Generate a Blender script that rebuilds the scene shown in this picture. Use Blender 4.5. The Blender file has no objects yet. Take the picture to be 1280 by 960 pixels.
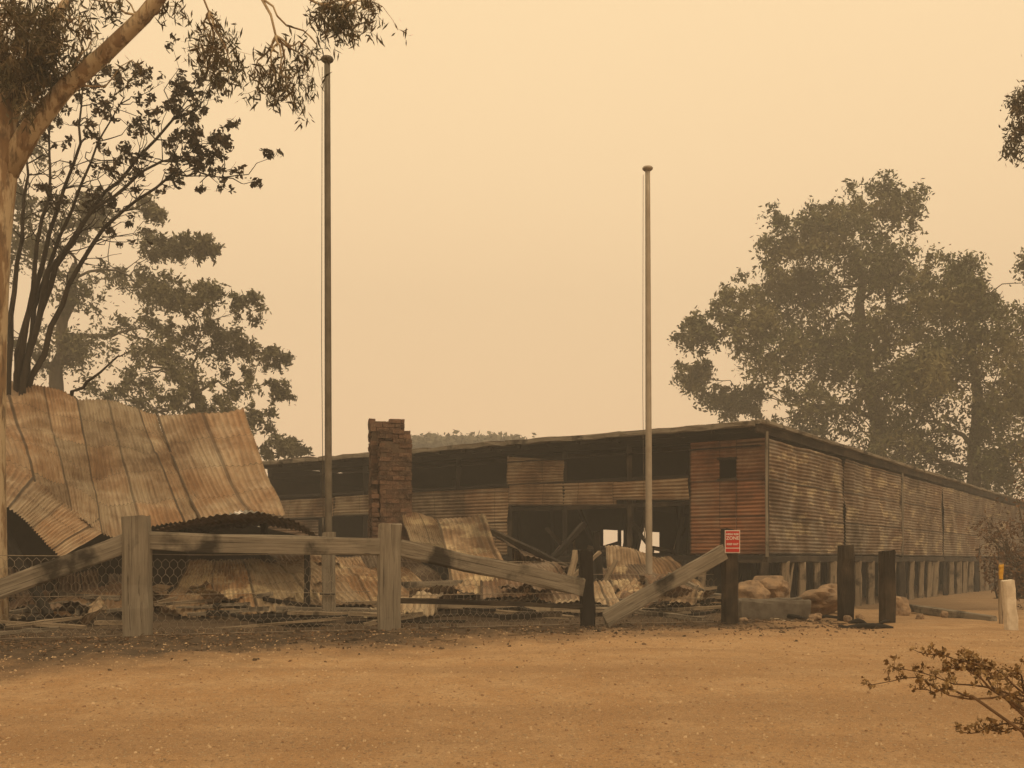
import bpy, math, random
import numpy as np
from mathutils import Vector, Matrix, noise
random.seed(7); rng=np.random.default_rng(7)
scene=bpy.context.scene
EYE=0.87
def W(px,py,Y):
    return Vector(((px-640)/1280*Y, Y, EYE+(700-py)/1280*Y))
def nz(x,y,z=0.0): return noise.noise(Vector((x,y,z)))
def lerp(a,b,t): return a+(b-a)*t
def sm(x): x=min(max(x,0),1); return x*x*(3-2*x)

# ------------------------------------------------------------------ materials
class NT:
    def __init__(s,name):
        s.m=bpy.data.materials.new(name); s.m.use_nodes=True
        s.t=s.m.node_tree; s.n=s.t.nodes; s.l=s.t.links
        s.b=s.n['Principled BSDF']
        s.geo=s.n.new('ShaderNodeNewGeometry'); s.tc=s.n.new('ShaderNodeTexCoord')
        s.pos=s.geo.outputs['Position']; s.obj=s.tc.outputs['Object']; s.uv=s.tc.outputs['UV']
    def put(s,sock,v):
        if isinstance(v,bpy.types.NodeSocket): s.l.new(v,sock)
        else:
            if isinstance(v,(tuple,list)) and len(v)==3 and sock.type=='RGBA': v=(*v,1)
            sock.default_value=v
    def math(s,op,a,b=0.0,clamp=False):
        n=s.n.new('ShaderNodeMath'); n.operation=op; n.use_clamp=clamp
        s.put(n.inputs[0],a); s.put(n.inputs[1],b); return n.outputs[0]
    def mul(s,v,sc):
        n=s.n.new('ShaderNodeVectorMath'); n.operation='MULTIPLY'
        s.put(n.inputs[0],v); n.inputs[1].default_value=sc; return n.outputs[0]
    def dot(s,v,sc):
        n=s.n.new('ShaderNodeVectorMath'); n.operation='DOT_PRODUCT'
        s.put(n.inputs[0],v); n.inputs[1].default_value=sc; return n.outputs['Value']
    def noise(s,v,scale,detail=5,rough=.6):
        n=s.n.new('ShaderNodeTexNoise'); s.put(n.inputs['Vector'],v)
        n.inputs['Scale'].default_value=scale; n.inputs['Detail'].default_value=detail
        n.inputs['Roughness'].default_value=rough; return n.outputs['Fac']
    def rng(s,v,a,b,c=0.0,d=1.0):
        n=s.n.new('ShaderNodeMapRange'); s.put(n.inputs[0],v)
        for i,x in enumerate((a,b,c,d)): n.inputs[i+1].default_value=x
        return n.outputs[0]
    def mix(s,f,a,b,mode='MIX'):
        n=s.n.new('ShaderNodeMix'); n.data_type='RGBA'; n.blend_type=mode
        s.put(n.inputs[0],f); s.put(n.inputs[6],a); s.put(n.inputs[7],b); return n.outputs[2]
    def scale(s,col,f):
        n=s.n.new('ShaderNodeVectorMath'); n.operation='SCALE'
        s.put(n.inputs[0],col); s.put(n.inputs['Scale'],f); return n.outputs[0]
    def bump(s,h,st=.5,d=.01):
        n=s.n.new('ShaderNodeBump'); s.put(n.inputs['Height'],h)
        n.inputs['Strength'].default_value=st; n.inputs['Distance'].default_value=d
        s.l.new(n.outputs[0],s.b.inputs['Normal'])
    def done(s,col,rough=.85,metal=0.0):
        s.put(s.b.inputs['Base Color'],col); s.put(s.b.inputs['Roughness'],rough)
        s.put(s.b.inputs['Metallic'],metal); s.b.inputs['Specular IOR Level'].default_value=.25
        return s.m

def mat_sheet(name,base,rust,lo,hi,pale=None,dark=.35,seam_k=.5,nail_k=.35,tv=.2):
    k=NT(name)
    sp=k.n.new('ShaderNodeSeparateXYZ'); k.l.new(k.uv,sp.inputs[0])
    u,v=sp.outputs[0],sp.outputs[1]
    fu=k.math('FLOOR',k.math('DIVIDE',u,.76)); fv=k.math('FLOOR',k.math('DIVIDE',v,2.1))
    c=k.n.new('ShaderNodeCombineXYZ'); k.l.new(fu,c.inputs[0]); k.l.new(fv,c.inputs[1])
    wn=k.n.new('ShaderNodeTexWhiteNoise'); k.l.new(c.outputs[0],wn.inputs[0])
    tone=k.rng(wn.outputs[0],0,1,1-tv,1.0+tv*.6)
    n1=k.noise(k.pos,1.1,7,.65)
    m=k.rng(k.math('ADD',n1,k.math('MULTIPLY',wn.outputs[0],.14)),lo,hi)
    col=k.mix(m,base,rust)
    st=k.noise(k.mul(k.uv,(16,1.2,1)),1.0,5)
    col=k.mix(k.rng(st,.46,.72,0,.75),col,tuple(x*.45 for x in rust))
    if pale:
        n2=k.noise(k.mul(k.pos,(.8,.8,2.0)),1.5,6,.72)
        col=k.mix(k.rng(n2,.54,.60,0,.8),col,pale)
    n4=k.noise(k.pos,2.6,6,.75)
    col=k.mix(k.rng(n4,.54,.68,0,.6),col,tuple(x*.6 for x in rust))
    n3=k.noise(k.pos,.55,6,.7)
    col=k.mix(k.rng(n3,.48,.68,0,dark),col,(.035,.027,.02))
    seam=k.math('LESS_THAN',k.math('FRACT',k.math('DIVIDE',u,.76)),.06)
    nail=k.math('LESS_THAN',k.math('FRACT',k.math('DIVIDE',v,1.05)),.025)
    s2=k.math('MAXIMUM',k.math('MULTIPLY',seam,seam_k),k.math('MULTIPLY',nail,nail_k))
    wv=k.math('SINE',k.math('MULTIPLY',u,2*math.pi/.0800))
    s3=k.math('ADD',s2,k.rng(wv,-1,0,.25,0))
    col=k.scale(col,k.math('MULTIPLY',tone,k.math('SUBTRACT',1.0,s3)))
    k.bump(k.noise(k.pos,9,4),.25,.02)
    return k.done(col,k.rng(n1,.3,.7,.5,.8),.1)
M={}
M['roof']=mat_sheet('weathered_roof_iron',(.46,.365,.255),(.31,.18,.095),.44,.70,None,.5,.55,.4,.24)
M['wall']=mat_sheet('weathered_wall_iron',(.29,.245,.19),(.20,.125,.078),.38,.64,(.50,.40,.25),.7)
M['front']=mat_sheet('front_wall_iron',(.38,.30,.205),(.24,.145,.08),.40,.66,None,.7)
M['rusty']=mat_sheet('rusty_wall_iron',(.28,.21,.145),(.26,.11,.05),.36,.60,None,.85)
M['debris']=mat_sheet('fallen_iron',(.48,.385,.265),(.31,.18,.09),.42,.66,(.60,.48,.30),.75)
M['debris2']=mat_sheet('scorched_iron',(.26,.205,.15),(.18,.105,.06),.4,.65,None,.9)

def mat_wood(name,a,b,char=0.0):
    k=NT(name)
    g=k.noise(k.mul(k.obj,(1.6,34,34)),1.0,6,.65); n=k.noise(k.pos,2.5,5)
    col=k.mix(k.rng(g,.3,.7),a,b)
    col=k.mix(k.rng(n,.45,.75,0,.5),col,tuple(x*.45 for x in a))
    col=k.mix(k.rng(k.noise(k.mul(k.obj,(.5,60,60)),1.0,3),.60,.66,0,.75),col,(.03,.023,.017))
    if char: 
        col=k.mix(k.rng(k.noise(k.pos,1.7,5),.62-char,.7-char*.6,0,.9),col,(.016,.013,.011))
    k.bump(g,.8,.015); return k.done(col,.9)
M['wood']=mat_wood('weathered_timber',(.27,.235,.185),(.145,.12,.09),.09)
M['wood_pale']=mat_wood('pale_timber',(.40,.33,.24),(.23,.18,.13))
M['wood_burnt']=mat_wood('scorched_timber',(.10,.075,.05),(.035,.026,.02),.25)
M['stump']=mat_wood('stump_timber',(.34,.27,.19),(.16,.12,.08),.08)
M['char']=mat_wood('charcoal_timber',(.03,.025,.021),(.010,.009,.008))
def simple(name,a,b,sc=5,rough=.85,metal=0,bump=.3):
    k=NT(name); n=k.noise(k.pos,sc,6,.65)
    k.bump(n,bump,.02); return k.done(k.mix(k.rng(n,.35,.65),a,b),rough,metal)
M['soot_void']=simple('soot_and_void_black',(.012,.010,.009),(.025,.02,.016))  # black for sooty walls, also stands in for unlit voids
M['pole_dark']=simple('aged_steel_pole',(.10,.085,.065),(.17,.15,.12),4,.5,.3,.1)
M['pole_pale']=simple('galvanised_pole',(.27,.23,.18),(.36,.31,.25),4,.5,.3,.1)
M['rock']=simple('sandstone_boulder',(.34,.23,.14),(.14,.10,.07),4,.9,0,.9)
M['concrete']=simple('old_concrete',(.15,.13,.105),(.085,.07,.055),8,.9,0,.6)
M['white']=simple('white_paint_worn',(.68,.60,.48),(.48,.40,.30),9,.7)
M['red']=simple('red_sign_paint',(.46,.028,.02),(.38,.022,.018),9,.5,0,.02)
M['signwhite']=simple('sign_white',(.66,.6,.54),(.58,.53,.47),9,.5,0,.02)
M['yellow']=simple('yellow_marker',(.60,.33,.03),(.45,.25,.03),9,.6)
M['rope']=simple('halyard_rope',(.10,.085,.06),(.2,.17,.13),9,.9)
M['wire']=simple('fence_wire',(.34,.28,.21),(.20,.16,.12),9,.6,.2,.0)
def mat_brick():
    k=NT('old_red_brick')
    r=k.geo.outputs['Random Per Island']
    col=k.mix(r,(.18,.105,.070),(.095,.060,.043))
    n=k.noise(k.pos,4,6,.7)
    col=k.mix(k.rng(n,.46,.66,0,.85),col,(.04,.029,.022))
    col=k.mix(k.rng(k.noise(k.pos,13,5),.52,.66,0,.5),col,(.24,.165,.11))
    k.bump(k.noise(k.pos,40,4),.9,.018); return k.done(col,.95)
M['brick']=mat_brick()
M['mortar']=simple('lime_mortar',(.13,.09,.06),(.07,.05,.035),10)
def mat_leaf(name,a,b,d,sc=.6):
    k=NT(name); r=k.geo.outputs['Random Per Island']
    col=k.mix(r,a,b)
    n=k.noise(k.pos,sc,4)
    col=k.mix(k.rng(n,.42,.62),col,d)
    return k.done(col,.65)
M['leaf_far']=mat_leaf('eucalypt_leaves',(.11,.115,.045),(.056,.06,.026),(.17,.15,.068),.35)
M['leaf_far2']=mat_leaf('haze_tinted_eucalypt_leaves',(.11,.105,.05),(.065,.063,.032),(.145,.13,.065),.35)  # smoke haze over the far trees is tinted into the leaf colour
M['leaf_near']=mat_leaf('gum_leaves',(.075,.062,.024),(.04,.036,.015),(.10,.065,.026),2.2)
M['leaf_burnt']=mat_leaf('scorched_leaves',(.045,.034,.016),(.022,.018,.010),(.065,.042,.02),2.0)
M['leaf_dead']=mat_leaf('dead_brown_leaves',(.14,.075,.038),(.07,.042,.024),(.18,.10,.05),1.5)
M['leaf_shrub']=mat_leaf('dry_shrub_leaves',(.24,.145,.055),(.13,.08,.036),(.30,.20,.09),6)
M['leaf_dist']=mat_leaf('haze_tinted_leaves',(.13,.115,.07),(.10,.09,.055),(.155,.135,.085),.2)  # paler, greyer colour carries painted distance haze
def mat_bark(name,a,b,c,lo=.45,hi=.6):
    k=NT(name); n=k.noise(k.mul(k.pos,(5,5,1.1)),1.0,6,.65)
    col=k.mix(k.rng(n,lo,hi),a,b)
    n2=k.noise(k.mul(k.pos,(12,12,3)),1.0,5)
    col=k.mix(k.rng(n2,.55,.65,0,.7),col,c)
    k.bump(n,.6,.03); return k.done(col,.9)
M['bark_gum']=mat_bark('peeling_gum_bark',(.46,.36,.235),(.24,.155,.085),(.09,.06,.038),.48,.54)
M['bark_burnt']=mat_bark('burnt_bark',(.022,.017,.012),(.04,.03,.02),(.012,.01,.008))
M['bark_far']=mat_bark('grey_bark',(.12,.10,.07),(.08,.065,.045),(.06,.05,.035))

def mat_ground():
    k=NT('dirt_and_gravel')
    big=k.noise(k.pos,.35,6,.6); mid=k.noise(k.pos,2.2,7,.7); fine=k.noise(k.pos,45,6,.75); grit=k.noise(k.pos,150,3,.7)
    col=k.mix(k.rng(big,.35,.65),(.50,.305,.15),(.40,.225,.10))
    col=k.mix(k.rng(mid,.42,.66,0,.7),col,(.58,.40,.235))
    trk=k.noise(k.mul(k.pos,(.13,1.0,1)),1.1,5,.6)
    col=k.mix(k.rng(trk,.47,.62,0,.6),col,(.30,.17,.08))
    col=k.mix(k.rng(k.noise(k.pos,9,6,.75),.50,.70,0,.6),col,(.29,.175,.09))
    col=k.mix(k.rng(fine,.47,.70,0,.75),col,(.20,.12,.064))
    col=k.mix(k.rng(grit,.52,.66,0,.7),col,(.64,.49,.32))
    v=k.n.new('ShaderNodeTexVoronoi'); k.l.new(k.pos,v.inputs['Vector']); v.inputs['Scale'].default_value=34
    vr=k.n.new('ShaderNodeSeparateColor'); k.l.new(v.outputs['Color'],vr.inputs[0])
    stone=k.math('MULTIPLY',k.rng(v.outputs['Distance'],.34,.22),k.math('GREATER_THAN',vr.outputs[0],.62))
    col=k.mix(k.math('MULTIPLY',stone,.75),col,k.mix(vr.outputs[1],(.62,.49,.33),(.19,.115,.068)))
    d=k.math('SUBTRACT',k.dot(k.pos,(-.384,1,0)),12.66)
    sp=k.n.new('ShaderNodeSeparateXYZ'); k.l.new(k.pos,sp.inputs[0]); X=sp.outputs[0]
    ed=k.math('ADD',d,k.math('MULTIPLY',k.math('SUBTRACT',k.noise(k.pos,1.3,7,.7),.5),3.0))
    ed=k.math('ADD',ed,k.math('MULTIPLY',X,-.2))
    m=k.rng(ed,-2.5,-1.0)
    xe=k.math('ADD',X,k.math('MULTIPLY',k.math('SUBTRACT',k.noise(k.pos,1.1,5),.5),2.5))
    m=k.math('MULTIPLY',m,k.rng(xe,3.2,4.8,1,.30))
    m=k.math('MAXIMUM',m,k.math('MULTIPLY',k.rng(k.math('ADD',sp.outputs[1],k.math('MULTIPLY',mid,4)),19.5,23,0,.6),k.rng(X,12,17,1,.2)))
    ash=k.mix(k.rng(k.noise(k.pos,3.5,7,.75),.42,.68),(.040,.029,.021),(.12,.085,.055))
    ash=k.mix(k.rng(k.noise(k.pos,14,5,.7),.6,.7,0,.5),ash,(.24,.185,.13))
    col=k.mix(k.math('MULTIPLY',m,.94),col,ash)
    col=k.mix(k.rng(sp.outputs[1],40,120),col,(.22,.16,.095))
    h=k.math('ADD',k.math('MULTIPLY',fine,.6),k.math('ADD',k.math('MULTIPLY',mid,1.4),k.math('MULTIPLY',stone,.4)))
    k.bump(h,1.0,.035)
    return k.done(col,.95)
M['ground']=mat_ground()

# ------------------------------------------------------------------ mesh helpers
def link(ob,parent=None):
    scene.collection.objects.link(ob)
    if parent is not None: ob.parent=parent
    return ob
def empty(name,loc=(0,0,0)):
    e=bpy.data.objects.new(name,None); e.empty_display_size=.2; scene.collection.objects.link(e); return e
def meshob(name,verts,faces,mat,parent=None,smooth=False,uvs=None):
    me=bpy.data.meshes.new(name); me.from_pydata([tuple(v) for v in verts],[],faces)
    if uvs is not None:
        l=me.uv_layers.new(name='UVMap'); idx=np.zeros(len(me.loops),dtype=np.int32)
        me.loops.foreach_get('vertex_index',idx)
        l.data.foreach_set('uv',np.array(uvs,dtype=np.float32)[idx].ravel())
    if smooth: me.polygons.foreach_set('use_smooth',[True]*len(me.polygons))
    me.materials.append(mat); me.update()
    return link(bpy.data.objects.new(name,me),parent)
def polyat(pts,t):
    n=len(pts)-1; x=min(max(t,0),1)*n; i=min(int(x),n-1); return pts[i].lerp(pts[i+1],x-i)
def sheet(name,top,bot,mat,parent=None,pitch=.08,amp=.011,nv=16,crumple=.03,jag=0.0,sag=0.0,cf=1.1,u0=None):
    """corrugated iron: ruled between two edges, corrugations run from top to bottom"""
    Lt=sum((top[i+1]-top[i]).length for i in range(len(top)-1)); Lb=sum((bot[i+1]-bot[i]).length for i in range(len(bot)-1))
    Lu=max(Lt,Lb); H=(polyat(top,.5)-polyat(bot,.5)).length
    nu=max(6,int(Lu/pitch*6)); seed=random.random()*50
    if u0 is None: u0=random.randint(0,30)*.76
    P=np.zeros((nu+1,nv+1,3))
    for i in range(nu+1):
        s=i/nu; a=polyat(top,s); b=polyat(bot,s); j=jag*nz(s*Lu*1.7,seed); j2=jag*.5*nz(s*Lu*2.1,seed+9)
        for q in range(nv+1):
            t=q/nv; t2=lerp(j2,1+j,t); p=a.lerp(b,t2)
            P[i,q]=p
    du=np.gradient(P,axis=0); dv=np.gradient(P,axis=1); N=np.cross(du,dv); N/=np.linalg.norm(N,axis=2,keepdims=True)+1e-9
    if N[:,:,1].mean()>0: N=-N
    verts=[];uvs=[]
    for i in range(nu+1):
        s=i/nu; w=amp*math.sin(2*math.pi*s*Lu/pitch)
        for q in range(nv+1):
            t=q/nv; p=P[i,q]; c=crumple*(noise.noise(Vector((p[0]*cf+seed,p[1]*cf,p[2]*cf)))+.45*noise.noise(Vector((p[0]*cf*3,p[1]*cf*3+seed,p[2]*cf*3))))
            o=P[i,q]+N[i,q]*(w+c); o=o+np.array((0,0,-sag*4*t*(1-t)))
            verts.append(o); uvs.append((u0+s*Lu*(.0800/pitch),t*H))
    faces=[(i*(nv+1)+q,(i+1)*(nv+1)+q,(i+1)*(nv+1)+q+1,i*(nv+1)+q+1) for i in range(nu) for q in range(nv)]
    return meshob(name,verts,faces,mat,parent,True,uvs)
def beam(name,p0,p1,w,h,mat,parent=None,jit=.006,taper=1.0,roll=0.0,seg=6):
    p0=Vector(p0);p1=Vector(p1); d=p1-p0; L=d.length; x=d.normalized()
    up=Vector((0,0,1)) if abs(x.z)<.9 else Vector((0,1,0))
    y=up.cross(x).normalized(); z=x.cross(y)
    Mx=Matrix((x,y,z)).transposed().to_4x4()@Matrix.Rotation(roll,4,'X'); Mx.translation=p0
    c=.12; ring=[(-.5,-.5+c),(-.5+c,-.5),(.5-c,-.5),(.5,-.5+c),(.5,.5-c),(.5-c,.5),(-.5+c,.5),(-.5,.5-c)]
    vs=[];fs=[]
    for i in range(seg+1):
        t=i/seg; k=lerp(1,taper,t); ox=random.uniform(-jit,jit);oy=random.uniform(-jit,jit)
        for (a,b) in ring:
            vs.append((t*L+(random.uniform(-jit,jit)*2 if i in(0,seg) else 0),a*w*k+ox+random.uniform(-jit,jit),b*h*k+oy+random.uniform(-jit,jit)))
    for i in range(seg):
        for j in range(8):
            a=i*8+j;b=i*8+(j+1)%8; fs.append((a,b,b+8,a+8))
    fs.append(tuple(range(7,-1,-1))); fs.append(tuple(seg*8+j for j in range(8)))
    ob=meshob(name,vs,fs,mat,parent); ob.matrix_world=Mx
    return ob
class Tubes:
    def __init__(s): s.v=[];s.f=[]
    def add(s,pts,rad,sides=6):
        pts=[Vector(p) for p in pts]; b=len(s.v); n=len(pts)
        for i,p in enumerate(pts):
            d=(pts[min(i+1,n-1)]-pts[max(i-1,0)]).normalized()
            a=d.cross(Vector((.31,.9,.2))).normalized(); c=d.cross(a)
            for j in range(sides):
                th=2*math.pi*j/sides; s.v.append(p+(a*math.cos(th)+c*math.sin(th))*rad[i])
        for i in range(n-1):
            for j in range(sides):
                q=b+i*sides+j; r=b+i*sides+(j+1)%sides; s.f.append((q,r,r+sides,q+sides))
        s.f.append(tuple(b+j for j in range(sides))[::-1]); s.f.append(tuple(b+(n-1)*sides+j for j in range(sides)))
    def branch(s,a,b,r0,r1,bend=.12,seg=6,sides=6,lift=0.0):
        a=Vector(a);b=Vector(b);L=(b-a).length; o=Vector([random.uniform(0,90) for _ in range(3)]); P=[]
        for i in range(seg+1):
            t=i/seg; w=math.sin(math.pi*t)*bend*L
            p=a.lerp(b,t)+Vector((noise.noise(o+Vector((t*2.2,0,0))),noise.noise(o+Vector((0,t*2.2,0))),noise.noise(o+Vector((0,0,t*2.2)))))*w*2
            p.z+=lift*L*math.sin(math.pi*t); P.append(p)
        s.add(P,[lerp(r0,r1,(i/seg)**.8) for i in range(seg+1)],sides); return P
    def ob(s,name,mat,parent=None): return meshob(name,s.v,s.f,mat,parent,True)
def leaves(name,C,L,Wd,mat,parent=None,down=0.0):
    n=len(C); C=np.array(C,dtype=np.float64)
    a=rng.normal(size=(n,3)); a[:,2]-=down; a/=np.linalg.norm(a,axis=1,keepdims=True)
    b=np.cross(a,rng.normal(size=(n,3))); b/=np.linalg.norm(b,axis=1,keepdims=True)
    s=rng.uniform(.6,1.35,size=(n,1)); a*=L*.5*s; b*=Wd*.5*s
    V=np.stack([C-a,C+b,C+a,C-b],axis=1).reshape(-1,3)
    me=bpy.data.meshes.new(name); me.vertices.add(4*n); me.vertices.foreach_set('co',V.ravel())
    me.loops.add(4*n); me.loops.foreach_set('vertex_index',np.arange(4*n,dtype=np.int32))
    me.polygons.add(n); me.polygons.foreach_set('loop_start',np.arange(0,4*n,4,dtype=np.int32))
    me.update(calc_edges=True); me.validate(); me.materials.append(mat)
    return link(bpy.data.objects.new(name,me),parent)
def strands(c,outward,n,m,ln,droop,jit):
    """n drooping twiglets of m leaves starting round c"""
    d=rng.normal(size=(n,1,3))+np.array(outward)*.9; d/=np.linalg.norm(d,axis=2,keepdims=True)
    t=np.linspace(.1,1,m).reshape(1,m,1); l=ln*rng.uniform(.5,1.5,size=(n,1,1))
    P=np.array(c)+d*t*l; P[:,:,2]-=(droop*l*t*t)[:,:,0]
    return (P+rng.normal(size=P.shape)*jit).reshape(-1,3)

def tree(name,depth,trunk,r0,r1,lobes,leafmat,barkmat,L,Wd,ncl=22,ns=11,nm=7,spread=.06,down=.3,limb=.35,flat=.8,grow=1.12,droop=.35):
    root=empty(name); T=Tubes(); tp=[W(p[0],p[1],depth) for p in trunk]
    P=[]
    for i in range(len(tp)-1):
        for q in range(4): P.append(tp[i].lerp(tp[i+1],q/4)+Vector((random.gauss(0,r0*.15),0,0)))
    P.append(tp[-1]); n=len(P); R=[lerp(r0,r1,i/(n-1)) for i in range(n)]
    T.add(P,R,9); C=[]
    nodes=[(P[i],R[i]) for i in range(n//4,n)]
    order=sorted(lobes,key=lambda l:(l[0]-trunk[-1][0])**2+(l[1]-trunk[-1][1])**2)
    for (px,py,rp) in order:
        r=rp*grow/1280*depth; c=W(px,py,depth)+Vector((0,random.uniform(-1,1)*spread*depth,0))
        best=min(nodes,key=lambda q:(q[0]-c).length+ (2.5*max(0,q[0].z-c.z+.3*r))+ (0 if q[1]>.03 else 1))
        rr=max(best[1]*limb*1.3,.012*depth/20)
        Q=T.branch(best[0],c,rr,rr*.45,.13,7,6,.05)
        for i in range(3,8): nodes.append((Q[i],lerp(rr,rr*.45,i/7)))
        k0=int(ncl*random.uniform(.7,1.25))
        for k in range(k0):
            d=Vector(rng.normal(size=3)); d.normalize(); o=d.copy(); d*= (random.random()**.5)*r*random.choice((.8,1.0,1.15)); d.z*=flat; d.y*=1.1
            cc=c+d
            if random.random()<.55: T.branch(Q[random.randint(4,7)],cc,rr*.3,rr*.08,.14,4,4,.03)
            C.append(strands(cc,o,int(ns*random.uniform(.5,1.5)),nm,r*.42,droop,r*.055))
    T.ob('trunk_and_limbs',barkmat,root)
    leaves('foliage',np.concatenate(C),L,Wd,leafmat,root,down)
    return root

# ------------------------------------------------------------------ terrain
def gz(X,Y):
    z=-.7*sm((10-Y)/10)
    d=Y-.384*X-12.66
    z-=.42*sm((X-3)/5)*sm((Y-17)/9)
    z+=.03*nz(X*.5,Y*.5)+.012*nz(X*2.3,Y*2.3)
    if X<4: z+=.05*math.exp(-((d+.8)/.8)**2)*(1+nz(X*2,Y*2))
    if -2.3<d<8 and X<4.2: z+=.04*max(0,nz(X*3.1,Y*3.1,4))
    if 3<Y<12: z+=.006*nz(X*6,Y*6,2)
    return z
xs=np.concatenate([-np.geomspace(14,1500,26)[::-1],np.linspace(-13.8,13.8,231),np.geomspace(14,1500,26)])
ys=np.concatenate([-np.geomspace(1,200,8)[::-1],np.linspace(0,3,8),np.linspace(3.1,19,190),np.geomspace(19.2,2500,60)])
V=[(x,y,gz(x,y)) for y in ys for x in xs]
nx=len(xs); F=[(j*nx+i,j*nx+i+1,(j+1)*nx+i+1,(j+1)*nx+i) for j in range(len(ys)-1) for i in range(nx-1)]
meshob('ground',V,F,M['ground'],None,True)

def scatter_stones(name,n,fn,mat,s0,s1):
    vs=[];fs=[]
    for _ in range(n):
        x,y=fn(); s=s0*(s1/s0)**(random.random()**2.2); z=gz(x,y)+s*.1; b=len(vs); a=random.uniform(0,6.3)
        for k in range(4): 
            r=s*random.uniform(.7,1.2); vs.append((x+math.cos(a+k*1.57)*r,y+math.sin(a+k*1.57)*r,z-s*.2))
        for k in range(4): 
            r=s*random.uniform(.3,.7); vs.append((x+math.cos(a+k*1.57)*r,y+math.sin(a+k*1.57)*r,z+s*random.uniform(.35,.7)))
        for k in range(4): k2=(k+1)%4; fs.append((b+k,b+k2,b+4+k2,b+4+k))
        fs.append((b+4,b+5,b+6,b+7))
    return meshob(name,vs,fs,mat)
def roadpt():
    y=random.uniform(4.5,12.5); x=random.uniform(-.55,.6)*y; return x,y
kk=NT('gravel_stones'); gmat=kk.done(kk.mix(kk.geo.outputs['Random Per Island'],(.54,.40,.25),(.24,.145,.08)),.95)
scatter_stones('gravel',14000,roadpt,gmat,.004,.017)
def vergept():
    x=random.uniform(-7,4.5); d=random.gauss(-.4,.9); return x,12.66+.384*x+d
kk=NT('clod_earth'); cmat=kk.done(kk.mix(kk.geo.outputs['Random Per Island'],(.17,.115,.07),(.035,.026,.018)),.95)
scatter_stones('burnt_clods',4000,vergept,cmat,.007,.035)
T=Tubes()
for i in range(380):
    x,y=vergept()
    if y-12.66-.384*x<-1.7: continue
    a=random.uniform(0,6.3); L=random.uniform(.05,.3); p=Vector((x,y,gz(x,y)+.012)); q=Vector((x+math.cos(a)*L,y+math.sin(a)*L*.6,0)); q.z=gz(q.x,q.y)+.012+random.random()*.03
    T.branch(p,q,.006,.003,.1,3,4)
T.ob('fallen_twigs',simple('twig_brown',(.12,.08,.05),(.05,.035,.022),4))
C=[]
for i in range(1500):
    x,y=vergept(); C.append((x,y,gz(x,y)+.008))
leaves('leaf_litter',C,.045,.016,M['leaf_dead'])

# ------------------------------------------------------------------ wool shed
C0=Vector((5.7,23,0)); Ld=Vector((-.8155,.5787,0)).normalized(); Rd=Vector((.5787,.8155,0)).normalized()
def S(t,r,z): return C0+Ld*t+Rd*r+Vector((0,0,z))
shed=empty('burnt_wool_shed'); LT,LR=16.6,44.0
def rz(r): return -.0068*r
rb=[0,5.6,11.3,17,23,29.5,36,44]
for i in range(7):
    a,b=rb[i],rb[i+1]; o=.02*(i%2)
    top=[S(-o,a,1.0),S(-o,a,3.62+rz(a))]; bot=[S(-o,b,1.0+(.03 if i==1 else 0)),S(-o,b,3.62+rz(b))]
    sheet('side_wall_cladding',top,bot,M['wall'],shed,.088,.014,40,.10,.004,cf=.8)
beam('joint_batten',S(-.05,11.3,.95),S(-.05,11.3,3.6),.05,.05,M['wood'],shed)
beam('corner_batten',S(-.03,-.02,.95),S(-.03,-.02,3.75),.06,.06,M['wood'],shed)
def fsheet(t0,t1,z0,z1,m,jag=.01,out=.0,cr=.04,z0b=None,z1b=None):
    z0b=z0 if z0b is None else z0b; z1b=z1 if z1b is None else z1b
    sheet('front_wall_cladding',[S(t1,-out,z0b),S(t1,-out,z1b)],[S(t0,-out,z0),S(t0,-out,z1)],M[m],shed,.088,.013,max(8,int((t1-t0)*5)),cr,jag,cf=.9)
fsheet(0,.71,1.0,3.62,'rusty'); fsheet(1.12,1.85,1.0,3.62,'rusty'); fsheet(.71,1.12,1.0,2.74,'rusty'); fsheet(.71,1.12,3.18,3.62,'rusty')
beam('window_frame_sill',S(.68,-.03,2.72),S(1.15,-.03,2.72),.05,.05,M['wood_burnt'],shed)
beam('window_frame_head',S(.68,-.03,3.2),S(1.15,-.03,3.2),.05,.05,M['wood_burnt'],shed)
fsheet(1.86,3.9,2.28,2.80,'front',.02,.03,.08,2.34,2.78); fsheet(3.85,7.1,2.20,2.80,'front',.02,.0,.12,2.31,2.86)
fsheet(5.4,7.1,2.86,3.42,'front',.05,.02,.10,2.84,3.60)
fsheet(7.12,10.7,1.0,2.78,'front',.01,.0,.09); fsheet(10.7,13.6,2.2,2.78,'front',.02,.02,.12); fsheet(13.6,16.6,2.15,2.75,'front',.03,0,.12)
fsheet(14.2,16.6,1.0,2.1,'debris2',.02,0,.08)
for t in (0.05,1.86,3.55,5.42,7.15,8.9,10.7,12.4,14.2,16.5):
    beam('wall_post',S(t,.14,.9),S(t,.14,3.75),.13,.13,M['char'] if t not in(3.55,7.15) else M['wood_burnt'],shed)
beam('wall_plate',S(0,.14,3.72),S(16.6,.14,3.72),.15,.16,M['char'],shed)
beam('girt',S(1.9,.14,2.2),S(16.6,.14,2.22),.08,.10,M['wood_burnt'],shed)
beam('girt',S(1.9,.14,2.86),S(16.6,.14,2.88),.06,.08,M['char'],shed)
for t in (2.6,2.95,4.3,4.75,6.2): beam('charred_stud',S(t,1.2+random.random()*2,1.0),S(t+random.uniform(-.3,.3),2.2,random.uniform(2.2,3.6)),.1,.1,M['char'],shed)
for i in range(16):
    t=random.uniform(1.5,15);r=random.uniform(2,20); beam('interior_post',S(t,r,1.0),S(t,r,3.7),.13,.13,M['char'],shed)
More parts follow.
